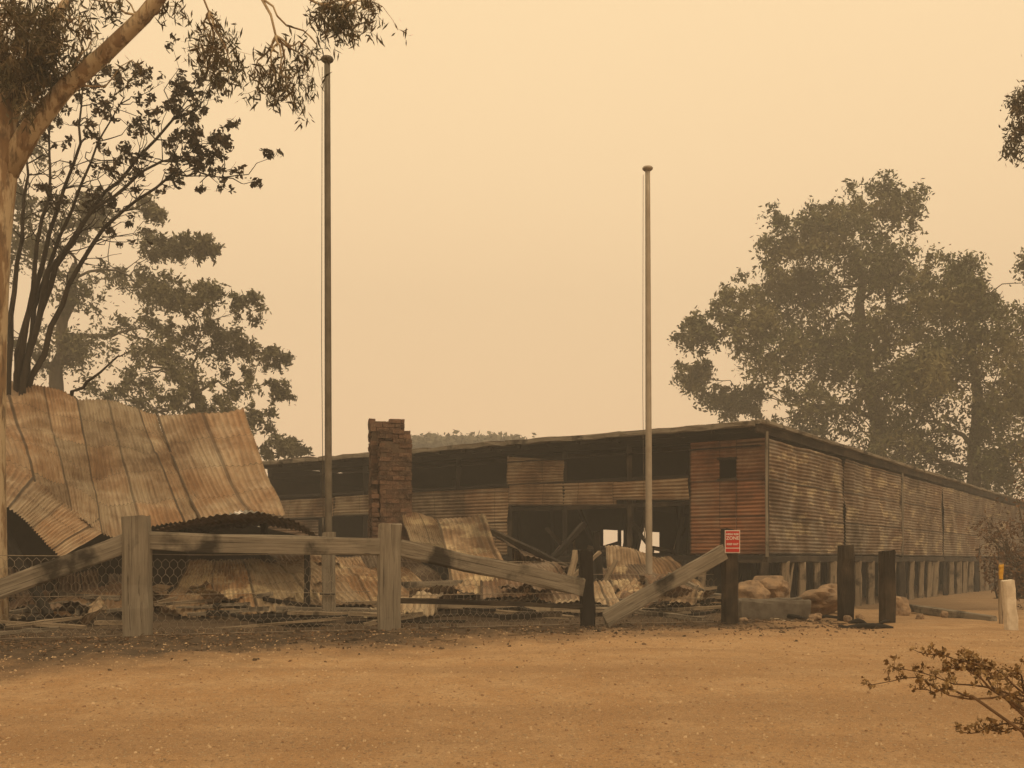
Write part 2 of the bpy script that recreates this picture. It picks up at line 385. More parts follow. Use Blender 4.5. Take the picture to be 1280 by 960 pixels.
for i in range(14):
    t=random.uniform(2.5,7);r=random.uniform(.5,4); beam('interior_rubble',S(t,r,1.05),S(t+random.uniform(-1,1),r+random.uniform(-1,1),random.uniform(1.1,2.0)),.06,.1,M['wood_burnt'] if i%4 else M['stump'],shed)
zt=3.91
sheet('roof_iron',[S(.06,-.55,zt),S(.06,LR,zt+rz(LR))],[S(LT+.4,-.55,zt+.02),S(LT+.4,LR,zt+rz(LR))],M['debris2'],shed,.088,.012,30,.09)
def box(name,a,b,c,d,z0,z1,mat):
    vs=[S(*p,z) for z in (z0,z1) for p in (a,b,c,d)]
    meshob(name,vs,[(3,2,1,0),(4,5,6,7),(0,1,5,4),(1,2,6,5),(2,3,7,6),(3,0,4,7)],mat,shed)
box('roof_lining',(.1,-.1),(.1,LR-.1),(LT,LR-.1),(LT,-.1),3.74+rz(LR),3.76+rz(LR),M['soot_void'])
for i in range(7):
    a,b=rb[i],rb[i+1]
    beam('side_fascia',S(0,a-(.58 if i==0 else 0),zt-.115+rz(a)),S(0,b,zt-.115+rz(b)),.05,.20,M['wood_burnt'],shed,.01)
    beam('side_barge_cap',S(-.06,a-(.6 if i==0 else 0),zt+.02+rz(a)+.03*nz(i*5,3)),S(-.06,b,zt+.02+rz(b)+.03*nz(i*5+5,3)),.18,.08,M['wood'],shed,.014)
for i in range(5):
    a=i*3.4; beam('eave_gutter',S(a,-.58,zt-.03+.06*nz(i*3.3,1)),S(a+3.4,-.58,zt-.03+.06*nz(i*3.3+3.3,1)),.06,.12,M['wood'],shed,.016,seg=10)
beam('eave_purlin',S(0,-.3,zt-.12),S(LT,-.3,zt-.12),.07,.1,M['char'],shed)
for i in range(19):
    t=.2+i*.9; beam('rafter_tail',S(t,-.5,zt-.1),S(t,.6,zt-.12),.05,.1,M['wood_burnt'],shed)
box('floor_deck',(0.03,.02),(0.03,LR),(LT,LR),(LT,.02),.88,.96,M['char'])
for i in range(7):
    beam('bearer',S(.02,rb[i],.89),S(.02,rb[i+1],.89),.12,.16,M['wood_burnt'],shed,.01)
beam('bearer',S(0,.1,.89),S(LT,.1,.89),.12,.16,M['wood_burnt'],shed,.01)
r=.05;i=0
while r<LR:
    l=random.uniform(-.12,.12); w=random.uniform(.13,.22)
    beam('floor_stump',S(.02+random.uniform(0,.1),r+l,-.6),S(.05,r,.83),w,w,M['stump'] if i%5 else M['wood_burnt'],shed,.012)
    if i%4==1: beam('sub_floor_brace',S(.08,r+.15,-.4),S(.08,r+.6,.8),.06,.14,M['stump'],shed)
    for t in (2.0,4.5): beam('floor_stump',S(t,r+random.uniform(-.3,.3),-.6),S(t,r,.85),w,w,M['char'],shed,.012,seg=2)
    r+=random.uniform(.9,1.35); i+=1
for t in np.arange(1.6,LT,1.5): beam('floor_stump',S(t,.1,-.6),S(t,.1,.83),.17,.17,M['stump'] if int(t)%2 else M['char'],shed,.012)
def flat(name,a,b,z0,z1,mat):
    beam(name,S(a[0],a[1],(z0+z1)/2),S(b[0],b[1],(z0+z1)/2),.05,z1-z0,mat,shed,.0)
flat('rear_wall',(LT,.1),(LT,21.2),-.4,3.86,M['soot_void']); flat('rear_wall',(LT,27.2),(LT,LR),-.4,3.6,M['soot_void'])  # rear walls run to the ground to shut out light below the floor
flat('rear_wall_sill',(LT,21.2),(LT,27.2),-.4,1.25,M['soot_void']); flat('rear_wall_head',(LT,21.2),(LT,27.2),2.35,3.68,M['soot_void'])
flat('end_wall',(0.05,LR),(LT,LR),-.5,3.6,M['soot_void'])
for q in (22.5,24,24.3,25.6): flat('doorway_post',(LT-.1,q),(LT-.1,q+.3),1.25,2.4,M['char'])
flat('sub_floor_dark_sheet',(7.5,.6),(7.5,LR),-.5,.86,M['soot_void'])  # black sheet added so the space under the floor stays dark

# ------------------------------------------------------------------ collapsed building (left)
cb=empty('collapsed_iron_building')
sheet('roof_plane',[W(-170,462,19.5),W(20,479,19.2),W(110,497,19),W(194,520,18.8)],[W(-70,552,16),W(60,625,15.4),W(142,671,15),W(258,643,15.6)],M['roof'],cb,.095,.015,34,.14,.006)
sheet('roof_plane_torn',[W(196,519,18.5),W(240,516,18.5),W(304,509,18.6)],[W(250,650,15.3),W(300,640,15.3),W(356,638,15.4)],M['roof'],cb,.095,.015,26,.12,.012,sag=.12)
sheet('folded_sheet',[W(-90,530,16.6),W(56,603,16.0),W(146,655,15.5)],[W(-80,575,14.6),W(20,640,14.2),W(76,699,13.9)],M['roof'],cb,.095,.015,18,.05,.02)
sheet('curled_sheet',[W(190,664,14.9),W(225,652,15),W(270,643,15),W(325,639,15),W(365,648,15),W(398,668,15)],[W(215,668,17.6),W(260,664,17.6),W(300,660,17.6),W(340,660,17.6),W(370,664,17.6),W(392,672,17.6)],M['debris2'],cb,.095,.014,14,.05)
def quad(name,pts,mat,parent):
    n=14; vs=[];fs=[]
    for i in range(n+1):
        for j in range(5):
            p=pts[0].lerp(pts[1],i/n).lerp(pts[3].lerp(pts[2],i/n),j/4); vs.append(p+Vector((0,.06*nz(i,j),0.04*nz(i*.9,j+5))))
    for i in range(n):
        for j in range(4): a=i*5+j; fs.append((a,a+5,a+6,a+1))
    meshob(name,vs,fs,mat,parent)
quad('dark_void_sheet',[W(-200,560,18.6),W(392,672,18.6),W(392,758,18.6),W(-200,760,18.6)],M['soot_void'],cb)  # black sheet put behind the iron to stand for the unlit void
for (a,b,w) in [((-30,600,15.2),(60,770,13.6),.12),((60,700,15.2),(62,770,15.2),.14),((130,680,15.6),(128,770,15.6),.12),((230,660,16.5),(230,765,16.5),.12),((330,655,16.5),(330,765,16.5),.1),((0,560,16.9),(240,640,16.9),.14),((384,672,15.4),(384,765,15.2),.08)]:
    beam('charred_frame',W(*a),W(*b),w,w,M['char'],cb)
# ------------------------------------------------------------------ rubble
rub=empty('rubble_of_fallen_iron')
vs=[];fs=[];gx=np.linspace(-12,3.9,110);gy=np.linspace(11.5,21.5,66)
for y in gy:
    for x in gx:
        d=y-.384*x-12.66; e=sm((d-2.0)/2.6)*sm((21.3-y)/2)*sm((3.8-x)/1.6)
        vs.append((x,y,-.11+e*(.18+.20*nz(x*.8,y*.8,3)+.13*nz(x*2.6,y*2.6,1)+.05*nz(x*8,y*8))))
fs=[(j*110+i,j*110+i+1,(j+1)*110+i+1,(j+1)*110+i) for j in range(65) for i in range(109)]
meshob('ash_mound',vs,fs,simple('ash_and_charcoal',(.025,.019,.014),(.12,.082,.05),3.5),rub,False)
# (top edge, bottom edge, material, crumple); each sheet lies on the ground or on the one below
DS=[([(236,704,16.4),(300,698,16.6),(376,700,16.8)],[(188,773,15.0),(320,774,14.9),(474,754,15.3)],'debris',.2),
([(374,700,16.9),(450,702,17.2)],[(398,764,15.3),(528,752,15.6)],'debris',.22),
([(497,640,19.4),(560,657,19.4)],[(520,692,18),(640,748,16.4)],'debris',.22),
([(545,652,18),(606,650,18.2)],[(568,748,16.2),(645,744,16.3)],'debris',.12),
([(600,702,17.2),(690,712,17.3)],[(600,755,15.9),(745,755,16.1)],'debris2',.2),
([(640,690,18.3),(700,716,17.8)],[(640,748,16.8),(735,750,16.7)],'debris',.2),
([(755,688,20.6),(838,700,20.6)],[(765,740,19.1),(892,744,19.1)],'debris',.22),
([(418,712,17.2),(505,722,16.8)],[(430,756,15.6),(570,750,15.9)],'debris',.2),
([(440,690,18.6),(500,686,18.6)],[(450,735,17.4),(560,730,17.4)],'debris2',.2),
([(610,668,18.6),(650,690,18.6)],[(650,700,17.6),(730,722,17.6)],'debris2',.15),
([(60,728,16),(150,716,16)],[(30,764,15.1),(195,764,15.1)],'debris2',.2),
([(80,745,15.2),(170,738,15.4)],[(40,772,14.7),(180,772,14.8)],'debris',.16),
([(-60,720,16),(60,712,16)],[(-60,755,15),(80,760,15)],'debris2',.18),
([(330,688,17.6),(400,686,17.8)],[(350,712,16.8),(425,708,16.9)],'debris',.15),
([(745,712,20.2),(800,703,20.4)],[(760,752,19),(850,752,19)],'debris2',.2),
([(700,733,17),(760,728,17.2)],[(690,760,15.9),(780,760,15.9)],'debris',.16)]
for t,b,m,c in DS: sheet('fallen_sheet',[W(*p)+Vector((0,0,.06)) for p in t],[W(*p)+Vector((0,0,.04)) for p in b],M[m],rub,.09,.014,16,c,.09)
for i in range(62):
    x=random.uniform(-8.5,3.0); y=12.66+.384*x+random.uniform(2.8,6.0); z=random.uniform(.10,.42)
    a=random.uniform(0,3.14); L=random.uniform(.4,1.3); w=random.uniform(.3,.75); u=Vector((math.cos(a),math.sin(a),random.uniform(-.3,.3)))*L/2; v=Vector((-math.sin(a),math.cos(a),random.uniform(-.6,.2)))*w/2
    c=Vector((x,y,z)); sheet('scrap_sheet',[c-u+v,c+u*.8+v],[c-u-v,c+u-v*.9],M['debris' if i%2==0 else 'debris2'],rub,.09,.012,8,.22,.14,cf=1.6)
for i in range(140):
    x=random.uniform(-8.5,3.4); dd=random.uniform(1.3,6); y=12.66+.384*x+dd; z=random.uniform(.02,.09)+.18*min(1,max(0,dd-1.6)/3); a=random.gauss(0,.7)
    L=random.uniform(.3,1.9); c=Vector((x,y,z)); u=Vector((math.cos(a),math.sin(a),random.gauss(0,.12)))*L/2
    beam('charred_plank',c-u,c+u,random.uniform(.03,.11),random.uniform(.03,.08),M[random.choice(['char','char','wood_burnt','wood','stump'])],rub)
for a,b,w,h,m in [((500,752,15.3),(690,763,15.5),.13,.13,'wood_pale'),((690,762,15.2),(862,764,15.9),.1,.08,'wood_pale'),((345,762,14.9),(540,766,15.1),.1,.1,'wood'),
  ((610,662,18.6),(722,716,17.6),.12,.1,'wood_burnt'),((715,722,17),(750,690,17.3),.06,.06,'stump'),((708,742,16.6),(720,688,16.9),.09,.09,'stump'),((752,738,17.6),(770,700,17.6),.08,.08,'stump'),((835,718,19),(885,742,18.6),.1,.08,'wood'),
  ((560,700,17.6),(660,740,16.4),.05,.14,'wood'),((420,735,16),(600,728,16.6),.05,.1,'wood'),((745,665,18.6),(752,745,18.6),.12,.12,'char'),((690,700,18.6),(730,655,19.1),.1,.1,'char'),((60,742,15.2),(150,748,15.1),.1,.07,'wood')]:
    beam('fallen_beam',W(*a),W(*b),w,h,M[m],rub)
# ------------------------------------------------------------------ chimney
ch=empty('brick_chimney'); vs=[];fs=[]
def brick(c,ax,L,w,h):
    b=len(vs); ay=Vector((-ax.y,ax.x,0))
    for sz in(-.5,.5):
        for sx,sy in((-.5,-.5),(.5,-.5),(.5,.5),(-.5,.5)):
            vs.append(c+ax*(sx*L+random.uniform(-.007,.007))+ay*(sy*w+random.uniform(-.007,.007))+Vector((0,0,sz*h+random.uniform(-.004,.004))))
    for f in((3,2,1,0),(4,5,6,7),(0,1,5,4),(1,2,6,5),(2,3,7,6),(3,0,4,7)): fs.append(tuple(b+i for i in f))
cc=W(487,700,19.4); cc.z=0; ax=Vector((.97,.22,0)).normalized(); ay=Vector((-ax.y,ax.x,0))
def stack(cx,cy,wx,wy,z0,z1,rag):
    k=0; z=z0
    while z<z1:
        off=(k%2)*.115; wob=.025*nz(z*1.3,cx*9)
        for side in(-1,1):
            x=-wx/2-off
            while x<wx/2:
                a=max(x,-wx/2);b=min(x+.23,wx/2)
                if b-a>.04 and not(random.random()<rag and z>z1-.4) and random.random()>.03: brick(cc+ax*(cx+wob+(a+b)/2)+ay*(cy+side*(wy/2-.055)+random.uniform(-.016,.016))+Vector((0,0,z+.04)),ax,b-a-.008,.11,.077)
                x+=.24
            y=-wy/2+.115-off*.5
            while y<wy/2-.115:
                b=min(y+.23,wy/2-.115)
                if b-y>.04 and random.random()>rag*.25: brick(cc+ax*(cx+wob+side*(wx/2-.055)+random.uniform(-.022,.022))+ay*(cy+(y+b)/2)+Vector((0,0,z+.04)),ax,.11,b-y-.008,.077)
                y+=.24
        z+=.086;k+=1
stack(-.03,.3,.66,.5,-.05,3.52,.3); stack(.08,-.16,.60,.42,-.05,3.22,.3); stack(-.29,-.2,.15,.3,-.05,2.3,.4)
meshob('bricks',vs,fs,M['brick'],ch)
vs=[];fs=[]; brick(cc+ax*-.03+ay*.3+Vector((0,0,1.68)),ax,.60,.46,3.36); brick(cc+ax*.08+ay*-.16+Vector((0,0,1.52)),ax,.56,.38,3.1); meshob('mortar_core',vs,fs,M['mortar'],ch)

# ------------------------------------------------------------------ fence
fe=empty('timber_rail_fence')
def post(px,ytop,ybase,Y,w,mat,parent,lean=0,name='post'):
    a=W(px,ybase,Y); a.z-=.15; b=W(px+lean,ytop,Y); return beam(name,a,b,w,w,mat,parent,.008,roll=.12)
post(172,645,800,11.1,.27,M['wood'],fe,-1); post(486,655,792,12.1,.27,M['wood'],fe,1)
post(735,688,782,13.15,.17,M['char'],fe,-3)
post(912,662,783,13.6,.19,M['wood_burnt'],fe)
beam('rail',W(-60,757,10.45),W(158,679,11.05),.08,.21,M['wood'],fe,.008)
beam('rail',W(186,677,11.12),W(474,683,12.0),.08,.20,M['wood'],fe,.008)
beam('rail',W(500,685,12.2),W(730,735,13.1),.08,.22,M['wood'],fe,.01)
beam('fallen_rail',W(756,774,13.0),W(905,690,13.5),.08,.20,M['wood'],fe,.01)
beam('low_rail',W(500,750,12.25),W(728,758,13.1),.05,.06,M['wood_burnt'],fe,.008)
def netting(p0,p1,z0,z1,cell=.085):
    L=(Vector(p1)-Vector(p0)); L.z=0; n=int(L.length/cell); T=Tubes(); d=L.normalized(); seed=random.random()*9
    def pt(i,z): 
        x=Vector(p0)+d*(i*cell); x.z=z*(1-.06*abs(nz(i*.05,seed))); x.y+=.03*nz(i*.08,z*2,seed); return x
    rows=int((z1-z0)/cell)
    for r in range(rows):
        for i in range(n):
            z=z0+r*cell; o=.5*(r%2)
            a=pt(i+o,z); b=pt(i+o,z+cell*.5); c=pt(i+o+.5,z+cell); e=pt(i+o-.5,z+cell)
            T.add([a,b],[.0032]*2,3); T.add([b,c],[.0026]*2,3); T.add([b,e],[.0026]*2,3)
    for zz in (z0,(z0+z1)/2,z1): T.add([pt(i,zz) for i in range(0,n+1,3)],[.004]*len(range(0,n+1,3)),4)
    T.ob('wire_netting',M['wire'],fe)
def fp(px,Y): p=W(px,700,Y); p.z=0; p.y+=.1; return p
netting(fp(-40,10.5),fp(172,11.1),.05,.92); netting(fp(172,11.1),fp(486,12.1),.05,.95); netting(fp(486,12.1),fp(735,13.1),.05,.85); netting(fp(735,13.1),fp(905,13.6),.05,.7)

# ------------------------------------------------------------------ flagpoles
def flagpole(name,px,Y,ytop,r0,r1,mat,sleeve):
    root=empty(name); T=Tubes(); b=W(px,700,Y); b.z=-.1; t=W(px-2,ytop,Y)
    n=14; T.add([b.lerp(t,i/n) for i in range(n+1)],[lerp(r0,r1,i/n) for i in range(n+1)],14)
    T.add([t+Vector((0,0,z)) for z in(-.03,0,.02,.045,.06)],[r1*1.1,r1*2.0,r1*2.2,r1*1.9,r1*.6],14)
    T.ob('pole',mat,root)
    R=Tubes(); o=Vector((-r0*1.4,-.03,0)); R.add([b+o+Vector((0,0,1.5)),b.lerp(t,.5)+o*1.15,t+o*.9+Vector((0,0,-.1))],[.005]*3,5)
    R.ob('halyard',M['rope'],root)
    cl=Tubes(); cl.add([b+o+Vector((0,-.02,1.35)),b+o+Vector((0,-.02,1.55))],[.012,.012],6); cl.ob('cleat',mat,root)
    if sleeve:
        beam('ground_sleeve',b,b+Vector((0,0,sleeve)),r0*3.4,r0*2.6,M['wood'],root)
        for z in (.5,sleeve-.2):
            s=Tubes(); s.add([b+Vector((-r0*2,-.11,z)),b+Vector((r0*2,-.11,z))],[.015,.015],6); s.ob('sleeve_bolt',M['pole_dark'],root)
flagpole('flagpole',411,14.3,76,.052,.042,M['pole_dark'],1.35)
flagpole('flagpole',811.5,18.5,212,.066,.045,M['pole_pale'],0)

# ------------------------------------------------------------------ sign, posts, rocks, trough
sg=empty('warning_sign'); c=W(915.5,677,13.45)
def plate(name,c,w,h,y,mat,parent):
    vs=[]
    for yy in(-.002,.002):
        for sx,sz in((-1,-1),(1,-1),(1,1),(-1,1)): vs.append(c+Vector((sx*w/2,y+yy,sz*h/2)))
    meshob(name,vs,[(0,1,2,3),(7,6,5,4),(0,4,5,1),(1,5,6,2),(2,6,7,3),(3,7,4,0)],mat,parent)
plate('panel',c,.20,.30,0,M['signwhite'],sg); plate('red_field',c+Vector((0,0,.03)),.18,.215,-.006,M['red'],sg); plate('red_strip',c+Vector((0,0,-.115)),.18,.045,-.006,M['red'],sg)
for txt,dz,s in(('HIGH RISK',.085,.036),('ZONE',.025,.062),('KEEP OUT',-.045,.034),):
    cu=bpy.data.curves.new(txt,'FONT'); cu.body=txt; cu.size=s; cu.align_x='CENTER'; cu.offset=.0012; cu.extrude=.001; o=link(bpy.data.objects.new('lettering',cu),sg)
    o.location=c+Vector((0,-.0115,dz)); o.rotation_euler=(math.pi/2,0,0); cu.materials.append(M['signwhite'])
for nm,px,yt,yb,Y,w,m in(('timber_post',1057,682,770,14.6,.19,'wood_burnt'),('timber_post',1109,688,779,14.2,.18,'wood_burnt'),):
    post(px,yt,yb,Y,w,M[m],None,0,nm)
beam('white_guide_post',W(1266,787,12.9)-Vector((0,0,.1)),W(1259,725,12.9),.14,.12,M['white'],None)
ym=empty('yellow_marker_post'); beam('post',W(1251,780,14)-Vector((0,0,.1)),W(1251,704,14),.05,.04,M['stump'],ym); beam('marker',W(1251.5,724,13.96),W(1251.5,706,13.96),.055,.03,M['yellow'],ym)
def boulder(px,py,Y,rx,ry,rzv,seed,name='boulder'):
    import bmesh
    bm=bmesh.new(); bmesh.ops.create_icosphere(bm,subdivisions=4,radius=1)
    for v in bm.verts:
        p=v.co.copy(); k=1+.38*noise.noise(p*1.1+Vector((seed,0,0)))+.16*noise.noise(p*2.7+Vector((seed,5,0)))+.05*noise.noise(p*7+Vector((seed,1,1)))
        q=p*k; q.z=min(q.z,.85)
        v.co=Vector((q.x*rx,q.y*ry,q.z*rzv))
    me=bpy.data.meshes.new(name); bm.to_mesh(me); bm.free(); me.materials.append(M['rock']); o=link(bpy.data.objects.new(name,me)); o.location=W(px,py,Y); o.rotation_euler=(0,.1*seed%0.4,seed)
boulder(940,742,16.5,.30,.28,.24,1.3); boulder(962,735,17,.3,.3,.24,4.1); boulder(1025,751,15.6,.42,.35,.2,2.2); boulder(1038,745,16.4,.3,.3,.2,7.7); boulder(1118,760,16.2,.2,.2,.22,5.5); boulder(1000,765,15,.14,.14,.1,3.5)
tr=empty('stone_trough'); a=W(925,764,14.6);b=W(1010,764,14.9)
beam('front_side',a,b,.08,.32,M['concrete'],tr,.018); beam('back_side',a+Vector((0,.4,0)),b+Vector((0,.4,0)),.08,.32,M['concrete'],tr,.018)
beam('end',a+Vector((.04,.04,0)),a+Vector((.04,.38,0)),.07,.31,M['concrete'],tr,.01); beam('end',b+Vector((-.04,.04,0)),b+Vector((-.04,.38,0)),.07,.31,M['concrete'],tr,.01)
T=Tubes(); T.branch(W(1048,786,13.2),W(1116,786,13.1),.055,.03,.12,6,8); T.branch(W(1062,780,14.0),W(1112,776,14.0),.04,.02,.15,6,7); T.branch(W(985,770,14.5),W(1048,772,14.4),.035,.02,.1,5,6); T.ob('charred_log',M['char'])
beam('fallen_rail_timber',W(1118,757,17.6),W(1242,775,14.6),.1,.12,M['wood'],None)
beam('fallen_rail_timber',W(965,775,14.5),W(1000,782,14),.07,.07,M['wood_pale'],None)
for px,py,Y in((1016,772,14.4),(1022,771,14.5),(1012,778,14.2),(1060,774,14.3),(930,777,14.2),(1150,772,15),(1180,768,15.5),(1075,772,15)):
    boulder(px,py,Y,.06,.06,.06,px*.1,'rubble_stone')

# ------------------------------------------------------------------ trees
tree('eucalyptus_tree',56,[(1095,760),(1085,640),(1100,540),(1078,430),(1075,330)],.7,.2,
 [(1085,245,34),(1050,262,34),(1117,262,30),(985,290,32),(1020,300,38),(1070,318,45),(1122,315,32),(955,345,32),(1000,362,42),(1050,385,45),(905,390,30),(870,415,24),(930,415,34),(882,455,20),(960,450,40),(903,494,20),(1010,440,46),(1085,430,46),(1130,392,36),(1060,492,46),(1000,512,34),(1110,490,44),(945,492,24),(1030,560,45),(1090,560,45),(1040,430,44),(1100,360,40),(1060,460,40),(1030,340,36)],
 M['leaf_far'],M['bark_far'],.27,.11,27,13,7,grow=1.15)
tree('eucalyptus_tree',50,[(1235,760),(1215,620),(1222,500),(1215,400)],.45,.15,
 [(1200,345,34),(1168,378,34),(1240,362,32),(1276,355,30),(1210,425,45),(1262,425,42),(1160,445,38),(1215,490,45),(1275,490,45),(1170,520,45),(1240,560,50),(1130,560,42),(1180,590,40),(1290,560,45),(1320,400,45),(1340,480,50),(1145,480,36),(1190,460,36),(1265,590,40),(1230,530,40)],
 M['leaf_far'],M['bark_far'],.25,.10,27,13,7,grow=1.15)
tree('eucalyptus_tree',44,[(72,742),(74,600),(72,480),(78,400),(95,330)],.45,.15,
 [(208,288,20),(178,300,22),(238,318,18),(272,326,14),(145,335,28),(185,352,22),(112,370,32),(78,320,28),(120,290,22),(50,270,30),(95,235,24),(60,200,28),(30,330,34),(60,420,40),(110,440,34),(20,440,38),(150,400,28)],
 M['leaf_far2'],M['bark_far'],.22,.085,20,10,7,grow=1.15,droop=.2)
tree('eucalyptus_tree',42,[(262,742),(258,620),(252,520),(240,460)],.35,.14,
 [(225,385,26),(270,385,22),(312,392,22),(250,420,28),(205,425,28),(288,432,24),(328,435,15),(170,455,34),(300,475,24),(335,478,14),(225,470,34),(190,510,34),(320,522,18),(340,555,20),(300,560,24),(140,500,34),(260,540,28),(355,552,12),(260,500,28),(280,520,22)],
 M['leaf_far2'],M['bark_far'],.21,.083,20,10,7,grow=1.18,droop=.2)
C=[]
for px0,px1,hh,n in((-300,700,618,60),(960,1700,625,50)):
    for i in range(n):
        px=lerp(px0,px1,i/n)+random.uniform(-8,8); Y=random.uniform(112,135); c=W(px,700,Y)
        H=(700-hh)/1280*Y*random.uniform(.6,1.05)
        for k in range(9): 
            z=random.uniform(0,H); C.append(np.array((c.x,c.y,z))+rng.normal(size=(60,3))*np.array((2.6,2.0,1.0)))
for px,py in((525,553),(545,551),(570,553),(592,551),(615,552),(632,552),(605,560),(560,562)):
    c=W(px,py+2,118); C.append(np.array(c)+rng.normal(size=(420,3))*np.array((1.3,1.5,.38)))
    for k in range(5): C.append(np.array((c.x,c.y,lerp(2,c.z-1,k/5)))+rng.normal(size=(90,3))*np.array((1.4,1.5,1.2)))
leaves('distant_trees',np.concatenate(C),.8,.4,M['leaf_dist'])

# near gum on the left
root=empty('gum_tree'); T=Tubes(); D=13.0
tr=[W(-24,810,D),W(-20,700,D),W(-19,560,D),W(-16,420,D),W(-10,300,D),W(2,200,D),W(0,90,D),W(-30,-60,D)]
T.add(tr,[.34,.27,.24,.23,.22,.20,.15,.10],14)
b1=[W(6,215,D),W(40,160,D),W(80,112,D),W(130,68,D-.2),W(180,20,D-.4),W(235,-50,D-.5),W(330,-110,D-.6)]
T.add(b1,[.16,.13,.11,.10,.09,.08,.05],10)
b2=[W(8,160,D),W(30,90,D+.2),W(60,30,D+.3),W(110,-30,D+.3)]; T.add(b2,[.10,.08,.06,.04],8)
C=[]
def spray(a,ends,r=.02,i0=3,nk=4,nl=9):
    for e in ends:
        P=T.branch(a,e,r,r*.25,.15,6,5,.05)
        for i in range(i0,7):
            for k in range(nk):
                q=P[i]+Vector((random.gauss(0,.10),random.gauss(0,.14),random.gauss(-.09,.08)))
                T.branch(P[i],q,.004,.002,.1,3,3,-.05)
                C.append(np.array(q)+rng.normal(size=(nl,3))*np.array((.045,.05,.07)))
for a,ends,i0,nk in [
 (W(400,5,D-.6),[(418,28),(445,22),(462,12),(478,8),(445,38),(430,42)],2,3),
 (W(262,15,D-.6),[(258,85),(285,92),(272,60),(292,62),(250,50)],3,3),
 (W(345,45,D-.6),[(322,112),(345,122),(365,130),(385,92),(395,72),(358,100),(335,98)],4,4),
 (b1[2],[(165,75),(120,45)],4,3),(b1[4],[(140,5),(100,-5),(225,8)],4,3),
 (b2[1],[(60,70),(90,85),(20,60),(45,100),(30,130),(65,40),(75,55)],2,6),(b2[2],[(20,20),(70,10),(100,30),(40,45),(5,5)],2,6),(tr[6],[(-20,40),(30,30),(10,10),(20,110),(8,70)],2,7)]:
    spray(a,[W(x,y,D-.4+random.uniform(-.5,.5)) for x,y in ends],.018,i0,nk)
T.branch(W(262,-90,D-.6),W(262,17,D-.6),.02,.012,.1); T.branch(W(310,-90,D-.6),W(345,46,D-.6),.028,.015,.1)
T.branch(W(310,-70,D-.6),W(400,6,D-.6),.03,.012,.12); T.branch(W(330,0,D-.6),W(395,55,D-.6),.014,.008,.15)
T.ob('trunk_and_limbs',M['bark_gum'],root)
leaves('foliage',np.concatenate(C),.13,.024,M['leaf_near'],root,1.3)

# burnt multi-stem tree
root=empty('burnt_tree'); T=Tubes(); D=19.0; C=[]
stems=[[(18,740),(22,470),(45,330),(62,220),(60,120)],[(24,740),(26,480),(48,360),(100,230),(150,130)],[(20,740),(34,450),(70,330),(120,260),(200,200),(262,195)],[(14,740),(10,460),(20,330),(35,220),(28,150)],[(26,745),(32,500),(75,380),(130,280),(215,215),(278,222)],[(30,745),(95,492),(128,462),(160,440)],[(14,740),(22,440),(60,290),(100,180),(105,95)],[(24,740),(30,470),(60,340),(130,240),(215,150),(250,135)]]
tips=[]
for s in stems:
    P=[W(x,y,D+random.uniform(-.4,.4)) for x,y in s]; Q=[]
    for i in range(len(P)-1):
        for k in range(4): Q.append(P[i].lerp(P[i+1],k/4)+Vector((random.gauss(0,.03),0,random.gauss(0,.03))))
    Q.append(P[-1]); n=len(Q); T.add(Q,[lerp(.09 if len(s)>4 else .06,.010,(i/(n-1))**.7) for i in range(n)],7); tips.append(Q)
for Q in tips:
    if len(Q)<14 : continue
    for i in range(9,len(Q)):
        for k in range(3):
            e=Q[i]+Vector((random.gauss(.2,.4),random.gauss(0,.45),abs(random.gauss(.36,.25))))
            P=T.branch(Q[i],e,.013,.004,.15,5,4)
            if i>13 or random.random()<.2:
                for j in (4,5):
                    for u in range(3):
                        q=P[j]+Vector((random.gauss(0,.09),random.gauss(0,.10),random.gauss(0.02,.07))); T.branch(P[j],q,.005,.002,.1,2,3)
                        if random.random()<.6: C.append(np.array(q)+rng.normal(size=(12,3))*.036)
T.ob('trunk_and_limbs',M['bark_burnt'],root); leaves('foliage',np.concatenate(C),.11,.055,M['leaf_burnt'],root,.2)

# neighbour tree to the right, its outer branches reach into view
root=empty('gum_tree'); T=Tubes(); D=22.0; C=[]
tr=[W(1460,755,D),W(1450,500,D),W(1440,300,D),W(1420,120,D),W(1400,0,D)]; T.add(tr,[.3,.26,.2,.15,.1],10)
for cx,cy in((1285,130),(1288,160),(1280,182),(1276,118),(1283,148),(1330,100),(1350,180),(1310,60),(1400,60),(1430,150),(1500,120),(1380,250),(1470,220)):
    c=W(cx,cy,D); P=T.branch(tr[3 if cy<160 else 2],c,.05,.015,.1,7,5)
    for k in range(8):
        q=c+Vector((random.gauss(0,.13),random.gauss(0,.3),random.gauss(0,.13))); T.branch(P[5],q,.01,.003,.1,3,3); C.append(np.array(q)+rng.normal(size=(40,3))*.09)
T.ob('trunk_and_limbs',M['bark_far'],root); leaves('foliage',np.concatenate(C),.14,.04,M['leaf_near'],root,.6)

# scorched shrub near far end of shed
root=empty('scorched_shrub'); T=Tubes(); D=24.0; C=[]
base=W(1290,748,D)
for i in range(48):
    e=W(random.uniform(1225,1360),random.uniform(560,730),D+random.uniform(-1,1)); 
    if e.x<W(1258,0,D).x: e.z=min(e.z,W(0,665,D).z)
    P=T.branch(base+Vector((random.gauss(0,.4),random.gauss(0,.3),0)),e,.025,.005,.14,6,4)
    for j in (3,4,5,6):
        for k in range(4):
            q=P[j]+Vector((random.gauss(0,.18),random.gauss(0,.2),random.gauss(0,.16))); T.branch(P[j],q,.004,.002,.1,2,3)
            if random.random()<.6: C.append(np.array(q)+rng.normal(size=(10,3))*.09)
T.ob('stems',M['bark_far'],root); leaves('foliage',np.concatenate(C),.11,.04,M['leaf_dead'],root,.3)

